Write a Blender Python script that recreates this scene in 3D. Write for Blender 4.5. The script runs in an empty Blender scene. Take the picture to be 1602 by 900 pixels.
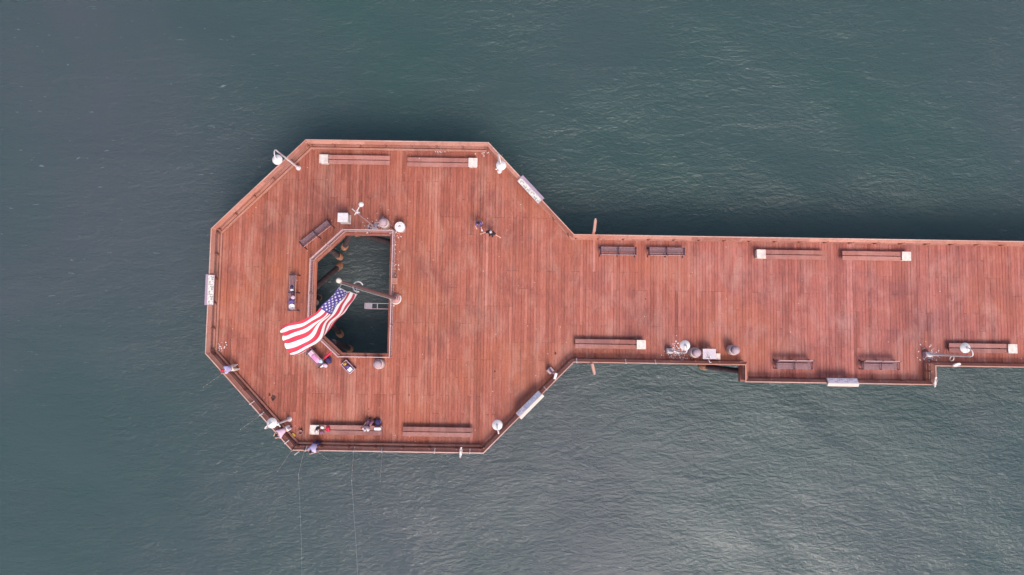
import bpy, bmesh, math, random
from mathutils import Vector, Matrix, Quaternion
import numpy as np
random.seed(7)
R = math.radians
scene = bpy.context.scene
COL = scene.collection

# ------------------------------------------------------------------ camera
H = 53.4                     # drone height above the deck
cam = bpy.data.cameras.new('camera')
cam.sensor_width = 36.0
cam.lens = 24.0
cam.clip_end = 6000
camo = bpy.data.objects.new('camera', cam)
COL.objects.link(camo)
CAMROT = Matrix.Rotation(R(4.0), 3, 'X') @ Matrix.Rotation(R(0.9), 3, 'Z')
camo.matrix_world = Matrix.Translation((0, 0, H)) @ CAMROT.to_4x4()
scene.camera = camo

# ------------------------------------------------------------------ sky and sun
SUN_EL, SUN_AZ = 56.0, 158.0
world = bpy.data.worlds.new('World')
scene.world = world
world.use_nodes = True
wn = world.node_tree
bg = wn.nodes['Background']
sky = wn.nodes.new('ShaderNodeTexSky')
sky.sky_type = 'NISHITA'
sky.sun_disc = False
sky.sun_elevation = R(SUN_EL)
sky.sun_rotation = R(SUN_AZ)
sky.air_density = 1.0
sky.dust_density = 4.0
sky.ozone_density = 1.0
wn.links.new(sky.outputs[0], bg.inputs[0])
bg.inputs[1].default_value = 0.12
sun = bpy.data.lights.new('sun', 'SUN')
sun.energy = 1.5
sun.angle = R(22)
sun.color = (1.0, 0.94, 0.86)
suno = bpy.data.objects.new('sun', sun)
suno.rotation_euler = (R(90 - SUN_EL), 0, R(180 - SUN_AZ))
COL.objects.link(suno)
scene.view_settings.view_transform = 'Standard'
scene.view_settings.look = 'None'
scene.view_settings.gamma = 1.0
scene.view_settings.exposure = 0.92

# ------------------------------------------------------------------ helpers
def P(px, py, z=0.0):
    """survey helper: photograph pixel (1602x900) seen at height z -> world point"""
    d = CAMROT @ Vector(((px - 801) / 1068.0, -(py - 450) / 1068.0, -1.0))
    k = (z - H) / d.z
    return Vector((d.x * k, d.y * k, z))

def ang(a, b):
    return math.atan2(b.y - a.y, b.x - a.x)

class MB:
    """collects shapes, builds one mesh object"""
    def __init__(s):
        s.v, s.f, s.mi = [], [], []
        s.m = 0
        s.uv = None
    def add(s, vs, fs):
        o = len(s.v)
        s.v += [tuple(x) for x in vs]
        s.f += [tuple(i + o for i in f) for f in fs]
        s.mi += [s.m] * len(fs)
        return s
    def box(s, c, sz, rot=None, bev=0.0):
        hx, hy, hz = sz[0] / 2, sz[1] / 2, sz[2] / 2
        c = Vector(c)
        if bev <= 0:
            vs = [Vector((x, y, z)) for z in (-hz, hz) for x, y in ((-hx, -hy), (hx, -hy), (hx, hy), (-hx, hy))]
            fs = [(3, 2, 1, 0), (4, 5, 6, 7), (0, 1, 5, 4), (1, 2, 6, 5), (2, 3, 7, 6), (3, 0, 4, 7)]
        else:
            b = min(bev, hx * .9, hy * .9, hz * .9)
            rings = []
            for z, ins in ((-hz, b), (-hz + b, 0), (hz - b, 0), (hz, b)):
                x, y = hx - ins, hy - ins
                cb = b
                rings.append([(x - cb, -y, z), (x, -y + cb, z), (x, y - cb, z), (x - cb, y, z), (-x + cb, y, z), (-x, y - cb, z), (-x, -y + cb, z), (-x + cb, -y, z)])
            vs = [Vector(p) for r in rings for p in r]
            fs = [tuple(range(7, -1, -1)), tuple(range(24, 32))]
            for k in range(3):
                for i in range(8):
                    j = (i + 1) % 8
                    fs.append((k * 8 + i, k * 8 + j, k * 8 + 8 + j, k * 8 + 8 + i))
        if rot is not None:
            m = rot if isinstance(rot, Matrix) else Matrix.Rotation(rot, 3, 'Z')
            vs = [m @ v for v in vs]
        return s.add([v + c for v in vs], fs)
    def prism(s, A, B):
        """two matching rings of points -> closed solid"""
        n = len(A)
        fs = [tuple(range(n - 1, -1, -1)), tuple(range(n, 2 * n))]
        for i in range(n):
            j = (i + 1) % n
            fs.append((i, j, n + j, n + i))
        return s.add(list(A) + list(B), fs)
    def tube(s, pts, r, n=8, cap=True):
        pts = [Vector(p) for p in pts]
        rr = r if isinstance(r, (list, tuple)) else [r] * len(pts)
        vs, prev = [], None
        for i, p in enumerate(pts):
            t = (pts[min(i + 1, len(pts) - 1)] - pts[max(i - 1, 0)]).normalized()
            if prev is None:
                a = Vector((0, 0, 1)) if abs(t.z) < .9 else Vector((1, 0, 0))
                u = t.cross(a).normalized()
            else:
                u = (prev - t * prev.dot(t)).normalized()
            prev = u
            w = t.cross(u)
            for k in range(n):
                a = 2 * math.pi * k / n
                vs.append(p + (u * math.cos(a) + w * math.sin(a)) * rr[i])
        fs = []
        for i in range(len(pts) - 1):
            for k in range(n):
                j = (k + 1) % n
                fs.append((i * n + k, i * n + j, (i + 1) * n + j, (i + 1) * n + k))
        if cap:
            fs += [tuple(range(n - 1, -1, -1)), tuple(range((len(pts) - 1) * n, len(pts) * n))]
        return s.add(vs, fs)
    def lathe(s, prof, c=(0, 0, 0), n=20, mat=None):
        c = Vector(c)
        vs, fs = [], []
        for r, z in prof:
            for k in range(n):
                a = 2 * math.pi * k / n
                v = Vector((r * math.cos(a), r * math.sin(a), z))
                if mat is not None:
                    v = mat @ v
                vs.append(v + c)
        for i in range(len(prof) - 1):
            for k in range(n):
                j = (k + 1) % n
                fs.append((i * n + k, i * n + j, (i + 1) * n + j, (i + 1) * n + k))
        fs += [tuple(range(n - 1, -1, -1)), tuple(range((len(prof) - 1) * n, len(prof) * n))]
        return s.add(vs, fs)
    def ball(s, c, rad, n=14, mat=None):
        rx, ry, rz = rad if isinstance(rad, (list, tuple)) else (rad,) * 3
        c = Vector(c)
        vs, fs, m = [], [], n // 2
        for i in range(m + 1):
            th = math.pi * i / m
            for k in range(n):
                a = 2 * math.pi * k / n
                q = max(math.sin(th), 1e-3)
                v = Vector((rx * q * math.cos(a), ry * q * math.sin(a), -rz * math.cos(th)))
                if mat is not None:
                    v = mat @ v
                vs.append(v + c)
        for i in range(m):
            for k in range(n):
                j = (k + 1) % n
                fs.append((i * n + k, i * n + j, (i + 1) * n + j, (i + 1) * n + k))
        fs += [tuple(range(n - 1, -1, -1)), tuple(range(m * n, (m + 1) * n))]
        return s.add(vs, fs)
    def mesh(s, name, tint=None):
        me = bpy.data.meshes.new(name)
        me.from_pydata(s.v, [], s.f)
        if any(s.mi):
            me.polygons.foreach_set('material_index', s.mi)
        if tint is not None:
            a = me.attributes.new('tint', 'FLOAT', 'FACE')
            if isinstance(tint, (int, float)):
                tint = [tint] * len(s.f)
            a.data.foreach_set('value', tint)
        me.update()
        return me
    def build(s, name, mat, parent=None, smooth=False, tint=None):
        me = s.mesh(name, tint)
        for m in (mat if isinstance(mat, (list, tuple)) else [mat]):
            me.materials.append(m)
        if smooth:
            me.shade_smooth() if smooth is True else me.set_sharp_from_angle(angle=R(smooth))
            if smooth is not True:
                me.polygons.foreach_set('use_smooth', [True] * len(me.polygons))
        o = bpy.data.objects.new(name, me)
        COL.objects.link(o)
        if parent is not None:
            o.parent = parent
        return o

def empty(name, loc=(0, 0, 0), rz=0.0, parent=None):
    o = bpy.data.objects.new(name, None)
    o.location = loc
    o.rotation_euler = (0, 0, rz)
    o.empty_display_size = .3
    COL.objects.link(o)
    if parent is not None:
        o.parent = parent
    return o

def tag(o, label=None, cat=None, group=None, kind=None):
    for k, v in (('label', label), ('category', cat), ('group', group), ('kind', kind)):
        if v:
            o[k] = v
    return o

def thing(name, loc, rz, label, cat, group=None):
    return tag(empty(name, loc, rz), label, cat, group)

def copy_tree(o, parent=None):
    c = o.copy()
    COL.objects.link(c)
    c.parent = parent
    for ch in [x for x in bpy.data.objects if x.parent == o]:
        copy_tree(ch, c)
    return c

# ------------------------------------------------------------------ materials
def nt(name):
    m = bpy.data.materials.new(name)
    m.use_nodes = True
    t = m.node_tree
    return m, t, t.nodes['Principled BSDF']

def node(t, kind, **kw):
    n = t.nodes.new('ShaderNode' + kind)
    for k, v in kw.items():
        if k in n.inputs.keys():
            n.inputs[k].default_value = v
        else:
            setattr(n, k, v)
    return n

def math_(t, op, a, b=None, c=None):
    n = t.nodes.new('ShaderNodeMath')
    n.operation = op
    for i, x in enumerate((a, b, c)):
        if x is None:
            continue
        if isinstance(x, (int, float)):
            n.inputs[i].default_value = x
        else:
            t.links.new(x, n.inputs[i])
    return n.outputs[0]

def mix(t, fac, a, b, mode='MIX'):
    n = t.nodes.new('ShaderNodeMix')
    n.data_type = 'RGBA'
    n.blend_type = mode
    for sock, x in ((n.inputs['Factor'], fac), (n.inputs['A'], a), (n.inputs['B'], b)):
        pass
    fs = [i for i in n.inputs if i.enabled]
    for sock, x in zip((fs[0], fs[1], fs[2]), (fac, a, b)):
        if isinstance(x, (int, float)):
            sock.default_value = x
        elif isinstance(x, tuple):
            sock.default_value = (*x, 1) if len(x) == 3 else x
        else:
            t.links.new(x, sock)
    return [o for o in n.outputs if o.enabled][0]

def ramp(t, fac, stops):
    n = t.nodes.new('ShaderNodeValToRGB')
    e = n.color_ramp.elements
    while len(e) < len(stops):
        e.new(0.5)
    for el, (p, c) in zip(e, stops):
        el.position = p
        el.color = (*c, 1) if isinstance(c, tuple) else (c, c, c, 1)
    t.links.new(fac, n.inputs[0])
    return n.outputs[0]

def pos(t, scale=(1, 1, 1), obj=False, rotz=0.0):
    if obj:
        src = t.nodes.new('ShaderNodeTexCoord').outputs['Object']
    else:
        src = t.nodes.new('ShaderNodeNewGeometry').outputs['Position']
    m = t.nodes.new('ShaderNodeMapping')
    m.inputs['Scale'].default_value = scale
    m.inputs['Rotation'].default_value = (0, 0, rotz)
    t.links.new(src, m.inputs[0])
    return m.outputs[0]

def noise(t, vec, scale, detail=3, rough=.55, dist=0.0):
    n = node(t, 'TexNoise')
    n.inputs['Scale'].default_value = scale
    n.inputs['Detail'].default_value = detail
    n.inputs['Roughness'].default_value = rough
    n.inputs['Distortion'].default_value = dist
    t.links.new(vec, n.inputs['Vector'])
    return n.outputs[0]

def plain(name, col, rough=.6, metal=0.0, var=.25, scale=9.0, obj=True, dirt=None, spec=.4):
    """one colour, broken up by two scales of noise, a little relief"""
    m, t, b = nt(name)
    v = pos(t, obj=obj)
    n1 = noise(t, v, scale, 4)
    lo = tuple(c * (1 - var) for c in col)
    hi = tuple(min(1, c * (1 + var)) for c in col)
    c = ramp(t, n1, [(.3, lo), (.7, hi)])
    if dirt:
        n2 = noise(t, v, scale * .45, 5, .65)
        c = mix(t, ramp(t, n2, [(.5, 0.0), (.68, .8)]), c, dirt)
    t.links.new(c, b.inputs['Base Color'])
    b.inputs['Roughness'].default_value = rough
    b.inputs['Metallic'].default_value = metal
    b.inputs['Specular IOR Level'].default_value = spec
    bm = node(t, 'Bump', Strength=.25, Distance=.01)
    t.links.new(noise(t, v, scale * 5, 3), bm.inputs['Height'])
    t.links.new(bm.outputs[0], b.inputs['Normal'])
    return m

def timber(name, stops, stain=.5, specks=True, grain_axis='Y', stain_col=(.125, .050, .058), fade=None, warm_end=False):
    """weathered boards: per board tint, grain along the board, drifting stains, gull specks"""
    m, t, b = nt(name)
    at = node(t, 'Attribute')
    at.attribute_name = 'tint'
    tint = at.outputs['Fac']
    v = pos(t)
    sc = {'Y': (1, .07, 1), 'X': (.07, 1, 1)}.get(grain_axis, (.35, .35, .35))
    vg = pos(t, scale=sc)
    # shift the grain from board to board
    off = node(t, 'CombineXYZ')
    t.links.new(math_(t, 'MULTIPLY', tint, 57.0), off.inputs[2])
    add = node(t, 'VectorMath', operation='ADD')
    t.links.new(vg, add.inputs[0])
    t.links.new(off.outputs[0], add.inputs[1])
    g = noise(t, add.outputs[0], 22, 5, .65)
    k = math_(t, 'ADD', tint, math_(t, 'MULTIPLY', math_(t, 'SUBTRACT', g, .5), 1.15))
    c = ramp(t, k, stops)
    big = noise(t, v, .17, 5, .62, .6)
    mid = noise(t, v, .9, 5, .7, .4)
    s = math_(t, 'ADD', math_(t, 'MULTIPLY', big, .62), math_(t, 'MULTIPLY', mid, .38))
    c = mix(t, ramp(t, s, [(.47, 0.0), (.66, stain)]), c, stain_col)
    warm = noise(t, pos(t, scale=(.8, 1.3, 1)), .11, 4, .6)
    c = mix(t, ramp(t, warm, [(.48, 0.0), (.68, .6)]), c, fade or (.37, .115, .062))
    streak = noise(t, pos(t, scale=(1.6, .16, 1)), 1.1, 5, .7, .3)
    c = mix(t, ramp(t, streak, [(.52, 0.0), (.72, .45)]), c, (.16, .066, .06))
    pale = noise(t, pos(t, scale=(1.3, .5, 1)), .55, 5, .7, .5)
    c = mix(t, ramp(t, pale, [(.48, 0.0), (.70, .6)]), c, (.41, .205, .175))
    fine = noise(t, v, 7.0, 5, .75)
    c = mix(t, ramp(t, fine, [(.5, 0.0), (.75, .45)]), c, tuple(x * .75 for x in stain_col))
    if specks:
        vo = node(t, 'TexVoronoi')
        vo.inputs['Scale'].default_value = 1.5
        t.links.new(v, vo.inputs['Vector'])
        wob = noise(t, v, 14, 2)
        d = math_(t, 'ADD', vo.outputs['Distance'], math_(t, 'MULTIPLY', math_(t, 'SUBTRACT', wob, .5), .16))
        rarer = math_(t, 'GREATER_THAN', noise(t, v, .8, 2), .5)
        c = mix(t, math_(t, 'MULTIPLY', ramp(t, d, [(.035, .75), (.06, 0.0)]), rarer), c, (.6, .5, .5))
    if warm_end:
        sx = node(t, 'SeparateXYZ'); t.links.new(v, sx.inputs[0])
        x_frac = math_(t, 'MULTIPLY', math_(t, 'ADD', sx.outputs[0], 8.0), 1 / 34.0)  # boards warmer at the octagon, pinker along the walkway
        c = mix(t, 1.0, c, ramp(t, x_frac, [(0.0, (.97, .93, .80)), (1.0, (1.0, 1.0, 1.02))]), 'MULTIPLY')
    t.links.new(c, b.inputs['Base Color'])
    b.inputs['Roughness'].default_value = .78
    b.inputs['Specular IOR Level'].default_value = .25
    bm = node(t, 'Bump', Strength=.5, Distance=.012)
    t.links.new(g, bm.inputs['Height'])
    t.links.new(bm.outputs[0], b.inputs['Normal'])
    return m

M = {}
M['deck'] = timber('deck_timber', [(.0, (.16, .05, .039)), (.3, (.255, .077, .059)), (.55, (.335, .105, .082)), (.8, (.40, .142, .116)), (1., (.46, .19, .165))], .6, warm_end=True)
M['rail'] = timber('rail_timber', [(.0, (.24, .09, .068)), (.5, (.36, .155, .115)), (1., (.46, .22, .17))], .5, True, 'N', (.16, .06, .06))
M['rail_pale'] = timber('rail_pale_timber', [(.0, (.40, .23, .19)), (.5, (.50, .30, .25)), (1., (.58, .38, .33))], .2, False, 'N', (.2, .1, .1))
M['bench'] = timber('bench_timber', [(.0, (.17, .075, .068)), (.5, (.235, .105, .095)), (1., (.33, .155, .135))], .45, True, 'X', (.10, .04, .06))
M['benchlit'] = timber('bench_lit_timber', [(.0, (.23, .09, .074)), (.5, (.32, .13, .108)), (1., (.41, .18, .15))], .35, True, 'X', (.13, .05, .06))  # orange light on the upper benches put into their timber colour
M['pile'] = plain('pile_timber', (.075, .045, .05), .8, 0, .4, 3, dirt=(.04, .03, .03))
M['pilefootlit'] = plain('pile_collar_lit', (.42, .19, .11), .85, 0, .45, 8, dirt=(.12, .07, .05))  # sunlit orange of the lower piles put into the collar colour
M['under'] = plain('under_timber', (.07, .04, .035), .85, 0, .3, 2)
M['concrete'] = plain('pale_concrete', (.58, .49, .45), .85, 0, .16, 6, dirt=(.40, .29, .26))
M['white'] = plain('white_paint', (.64, .58, .58), .45, 0, .06, 10, dirt=(.52, .44, .44))
M['galv'] = plain('galvanised_steel', (.42, .36, .40), .45, .55, .15, 14)
M['lilac'] = plain('grey_lilac_concrete', (.37, .26, .29), .8, 0, .15, 7, dirt=(.25, .17, .19))
M['binbody'] = plain('pinkish_aggregate', (.50, .36, .34), .85, 0, .14, 12, dirt=(.36, .24, .24))
M['iron'] = plain('dark_iron', (.075, .04, .065), .5, .4, .2, 12)
M['slat'] = plain('plum_slat_paint', (.20, .11, .125), .55, 0, .25, 10)
M['slatpale'] = plain('pale_slat_paint', (.46, .30, .30), .6, 0, .2, 10)  # paler tone for the top back slat and the well rails
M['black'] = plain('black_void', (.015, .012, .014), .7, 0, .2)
M['pole'] = plain('flagpole_bronze', (.15, .095, .10), .45, .2, .15, 8)
M['polered'] = plain('weathered_red_brown_steel', (.40, .22, .21), .6, .1, .2, 8)
M['skin'] = plain('skin', (.52, .29, .22), .55, 0, .08)
M['stain'] = plain('oil_stain', (.07, .028, .026), .9, 0, .3)
M['dropping'] = plain('bird_dropping', (.60, .53, .55), .9, 0, .15)
def cloth(name, col, rough=.85):
    M[name] = plain(name, col, rough, 0, .14, 12)
    return M[name]
cloth('navy', (.035, .025, .09)); cloth('purple', (.13, .08, .24)); cloth('plum', (.21, .09, .16)); cloth('blackcloth', (.018, .010, .016))
cloth('cream', (.58, .47, .40)); cloth('lilaccloth', (.44, .37, .58)); cloth('whitecloth', (.74, .68, .70)); cloth('palepink', (.60, .40, .50))
cloth('red', (.50, .012, .045), .6); cloth('yellow', (.48, .28, .04), .6); cloth('blue', (.10, .14, .52), .6); cloth('paleblue', (.42, .52, .66), .5)
cloth('hair_dark', (.025, .012, .012)); cloth('hair_grey', (.42, .36, .40)); cloth('plaid', (.60, .46, .46)); cloth('pinkbag', (.60, .25, .42), .5)
cloth('rubber', (.02, .018, .02)); cloth('rod', (.26, .18, .16), .4); cloth('feather', (.70, .64, .62)); cloth('featherdark', (.42, .29, .27)); cloth('beak', (.55, .30, .08), .5)
cloth('fishline', (.40, .42, .42), .4); cloth('pinksteel', (.42, .27, .29), .6)

def water_material():
    m, t, b = nt('sea_water')
    v = pos(t)
    big = noise(t, v, .022, 4, .55, .3)
    c = ramp(t, big, [(.36, (.030, .060, .058)), (.5, (.037, .059, .062)), (.64, (.049, .061, .070))])
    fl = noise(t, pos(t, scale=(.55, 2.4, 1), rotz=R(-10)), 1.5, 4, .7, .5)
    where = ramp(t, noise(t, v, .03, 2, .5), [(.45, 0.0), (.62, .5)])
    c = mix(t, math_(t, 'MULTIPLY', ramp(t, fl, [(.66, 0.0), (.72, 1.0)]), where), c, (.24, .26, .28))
    t.links.new(c, b.inputs['Base Color'])
    b.inputs['Roughness'].default_value = .09
    b.inputs['IOR'].default_value = 1.33
    b.subsurface_method = 'BURLEY'
    b.inputs['Subsurface Weight'].default_value = .85
    b.inputs['Subsurface Scale'].default_value = 7.0
    b.inputs['Subsurface Radius'].default_value = (.5, 1.0, 1.0)
    b.inputs['Specular IOR Level'].default_value = .5
    # wind ripples, slightly elongated, stronger in drifting patches
    a1 = noise(t, pos(t, scale=(.75, 1.6, 1), rotz=R(28)), 2.7, 4, .62, .25)
    a2 = noise(t, pos(t, scale=(.6, 1.5, 1), rotz=R(-14)), .62, 4, .6, .3)
    a3 = noise(t, pos(t, scale=(1, 1.8, 1), rotz=R(35)), 7.0, 3, .6)
    patch = ramp(t, noise(t, pos(t, scale=(1, 1.25, 1)), .035, 3, .55, .8), [(.36, .6), (.64, 1.15)])
    h = math_(t, 'ADD', math_(t, 'MULTIPLY', a1, .11), math_(t, 'ADD', math_(t, 'MULTIPLY', a2, .20), math_(t, 'MULTIPLY', a3, .018)))
    h = math_(t, 'SUBTRACT', h, .164)      # zero mean, so the patches only scale the ripples
    h = math_(t, 'MULTIPLY', h, patch)
    bm = node(t, 'Bump', Strength=1.0, Distance=1.0)
    t.links.new(h, bm.inputs['Height'])
    t.links.new(bm.outputs[0], b.inputs['Normal'])
    return m
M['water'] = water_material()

# ------------------------------------------------------------------ the sea
ZW = -5.8
def sea():
    nx, ny = 420, 320
    far = np.array([320., 700., 2500.])
    xs = np.concatenate([-far[::-1], np.linspace(-150, 170, nx - 6), far])
    ys = np.concatenate([-far[::-1], np.linspace(-120, 120, ny - 6), far])
    X, Y = np.meshgrid(xs, ys)
    Z = np.zeros_like(X)
    rng = np.random.RandomState(3)
    for i in range(26):
        wl = 2.6 + 9 * rng.rand()
        a = R(62 + rng.randn() * 26)
        k = 2 * math.pi / wl
        Z += .0055 * wl ** .75 * np.sin(k * (X * math.cos(a) + Y * math.sin(a)) + rng.rand() * 6.28)
    Z = ZW + np.where((np.abs(X) > 300) | (np.abs(Y) > 300), 0, Z * .55)
    vs = np.stack([X.ravel(), Y.ravel(), Z.ravel()], 1)
    idx = np.arange(nx * ny).reshape(ny, nx)
    q = np.stack([idx[:-1, :-1], idx[:-1, 1:], idx[1:, 1:], idx[1:, :-1]], -1).reshape(-1, 4)
    me = bpy.data.meshes.new('sea_water')
    me.vertices.add(len(vs)); me.vertices.foreach_set('co', vs.ravel())
    me.loops.add(q.size); me.loops.foreach_set('vertex_index', q.ravel())
    me.polygons.add(len(q)); me.polygons.foreach_set('loop_start', np.arange(0, q.size, 4))
    me.polygons.foreach_set('use_smooth', np.ones(len(q), bool))
    me.update(calc_edges=True)
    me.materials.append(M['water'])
    o = bpy.data.objects.new('sea_water', me)
    COL.objects.link(o)
    tag(o, 'grey green sea with small wind ripples around the pier', kind='structure')
sea()

# ------------------------------------------------------------------ the pier
pier = thing('pier', (0, 0, 0), 0, 'red brown timber pier ending in an eight sided deck with a well', 'pier')
XE = 58.0
RIM = [(XE, 7.86), (4.72, 7.86), (-2.0, 14.97), (-16.25, 14.97), (-23.3, 7.86), (-23.3, -1.76), (-16.45, -8.94), (-1.95, -8.94),
       (4.8, -2.0), (17.85, -2.0), (17.85, -3.28), (32.4, -3.28), (32.4, -1.85), (XE, -1.85)]
RIM = [Vector((x, y, 0)) for x, y in RIM]
HOLE = [(-13.1, 7.76), (-15.42, 5.52), (-15.42, .36), (-13.14, -1.68), (-9.50, -1.68), (-9.50, 7.76)]
HOLE = [Vector((x, y, 0)) for x, y in HOLE]

def interp(x, pts):
    for (x0, y0), (x1, y1) in zip(pts, pts[1:]):
        if x0 <= x <= x1:
            return y0 + (y1 - y0) * (x - x0) / (x1 - x0)
    return pts[0][1] if x < pts[0][0] else pts[-1][1]
TOP = [(-23.3, 7.86), (-16.25, 14.97), (-2.0, 14.97), (4.72, 7.86), (XE, 7.86)]
BOT = [(-23.3, -1.76), (-16.45, -8.94), (-1.95, -8.94), (4.8, -2.0), (17.849, -2.0), (17.85, -3.28), (32.4, -3.28), (32.401, -1.85), (XE, -1.85)]
HT = [(-15.42, 5.52), (-13.1, 7.76), (-9.50, 7.76)]
HB = [(-15.42, .36), (-13.14, -1.68), (-9.50, -1.68)]

def deck():
    w = .24
    n = int((XE + 23.3) / w)
    w = (XE + 23.3) / n
    joist = [-8.94 + 1.4 * i for i in range(0, 18)]
    planks = []
    rnd = random.Random(11)
    for i in range(n):
        x0, x1 = -23.3 + i * w, -23.3 + (i + 1) * w
        gap = rnd.choice((.004, .007, .009, .010, .012, .016))
        xa, xb = x0 + gap / 2, x1 - gap / 2
        xc = (x0 + x1) / 2
        step = any(abs(xc - s) < w for s in (17.85, 32.4))
        def ends(pts, ins):
            if step:
                v = interp(xc, pts); return v + ins, v + ins
            return interp(xa, pts) + ins, interp(xb, pts) + ins
        ta, tb = ends(TOP, -.03)
        ba, bb = ends(BOT, .03)
        spans = []
        if -15.42 < xc < -9.50:
            ha, hb = interp(xa, HT), interp(xb, HT)
            la, lb = interp(xa, HB), interp(xb, HB)
            spans = [((ta, tb), (ha, hb)), ((la, lb), (ba, bb))]
        else:
            spans = [((ta, tb), (ba, bb))]
        colt = rnd.gauss(.5, .085)
        for (t2, b2) in spans:
            hi, lo = min(t2), max(b2)
            cuts = []
            y = lo
            first = rnd.choice((2.8, 2.8, 4.2, 1.4, 5.6))
            js = [j for j in joist if j > lo + .7 and j < hi - .7]
            nxt = lo + first
            for j in js:
                if j >= nxt:
                    cuts.append(j)
                    nxt = j + rnd.choice((4.2, 5.6, 5.6, 2.8))
            edges = [b2] + [(c, c) for c in cuts] + [t2]
            for (e0, e1) in zip(edges, edges[1:]):
                g = .006
                a0, b0, a1, b1 = e0[0] + g, e0[1] + g, e1[0] - g, e1[1] - g
                if min(a1 - a0, b1 - b0) < .05:
                    continue
                z = rnd.uniform(-.007, .005)
                tl = rnd.uniform(-.003, .003)
                dx = rnd.uniform(-.004, .004)
                r_ = rnd.random()
                tint = colt + rnd.gauss(0, .075) + (.22 if r_ < .04 else 0) - (.14 if r_ > .95 else 0)
                planks.append((xa + dx, xb + dx, a0, b0, a1, b1, z, tl, min(1, max(0, tint))))
    def mk(mb, p):
        xa, xb, a0, b0, a1, b1, z, tl, tint = p
        A = [(xa, a0, z - .08), (xb, b0, z - .08), (xb, b1, z - .08), (xa, a1, z - .08)]
        c = .006
        B = [(xa, a0, z - c + tl), (xb, b0, z - c - tl), (xb, b1, z - c - tl), (xa, a1, z - c + tl)]
        T = [(xa + c, a0 + c, z + tl), (xb - c, b0 + c, z - tl), (xb - c, b1 - c, z - tl), (xa + c, a1 - c, z + tl)]
        fs = [(3, 2, 1, 0), (8, 9, 10, 11)]
        for k in range(2):
            for i in range(4):
                j = (i + 1) % 4
                fs.append((k * 4 + i, k * 4 + j, k * 4 + 4 + j, k * 4 + 4 + i))
        mb.add(A + B + T, fs)
        return len(fs)
    def vis(p):
        area = (p[1] - p[0]) * (min(p[4], 20) - p[2])
        return area if p[0] < 39.0 else 0.0
    planks.sort(key=vis, reverse=True)
    for p in planks[:300]:
        mb = MB(); mk(mb, p)
        mb.build('plank', M['deck'], pier, tint=p[8])
    mb = MB(); tints = []
    for p in planks[300:]:
        k = mk(mb, p); tints += [p[8]] * k
    o = mb.build('deck_boards', M['deck'], pier, tint=tints)
    tag(o, kind='stuff')
deck()

def mitre(pts, closed=False):
    """inward (left hand) offset direction at each vertex, scaled for mitred corners"""
    n = len(pts); out = []
    for i in range(n):
        ds = []
        if closed or i > 0:
            ds.append((pts[i] - pts[i - 1]).normalized())
        if closed or i < n - 1:
            ds.append((pts[(i + 1) % n] - pts[i]).normalized())
        ns = [Vector((-d.y, d.x, 0)) for d in ds]
        s = sum(ns, Vector()) / len(ns)
        out.append(s / s.length_squared)
    return out

def strips(pts, mit, i, j, section, L, name, mat, parent, rnd, gap=.004):
    """boards along the edge i->j with the cross section [(inset, z)...], cut to about L metres"""
    a, b, ma, mb_ = pts[i], pts[j], mit[i], mit[j]
    ln = (b - a).length
    k = max(1, round(ln / L))
    cuts = [0.0] + [(q + rnd.uniform(-.12, .12)) / k for q in range(1, k)] + [1.0]
    res = []
    for t0, t1 in zip(cuts, cuts[1:]):
        e0 = t0 + (gap / ln if t0 > 0 else 0)
        e1 = t1 - (gap / ln if t1 < 1 else 0)
        def ring(t):
            return [(a + ma * d) * (1 - t) + (b + mb_ * d) * t + Vector((0, 0, z)) for d, z in section]
        m = MB().prism(ring(e1), ring(e0))
        res.append(m.build(name, mat, parent, tint=min(1, max(0, rnd.gauss(.5, .2)))))
    return res

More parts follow.
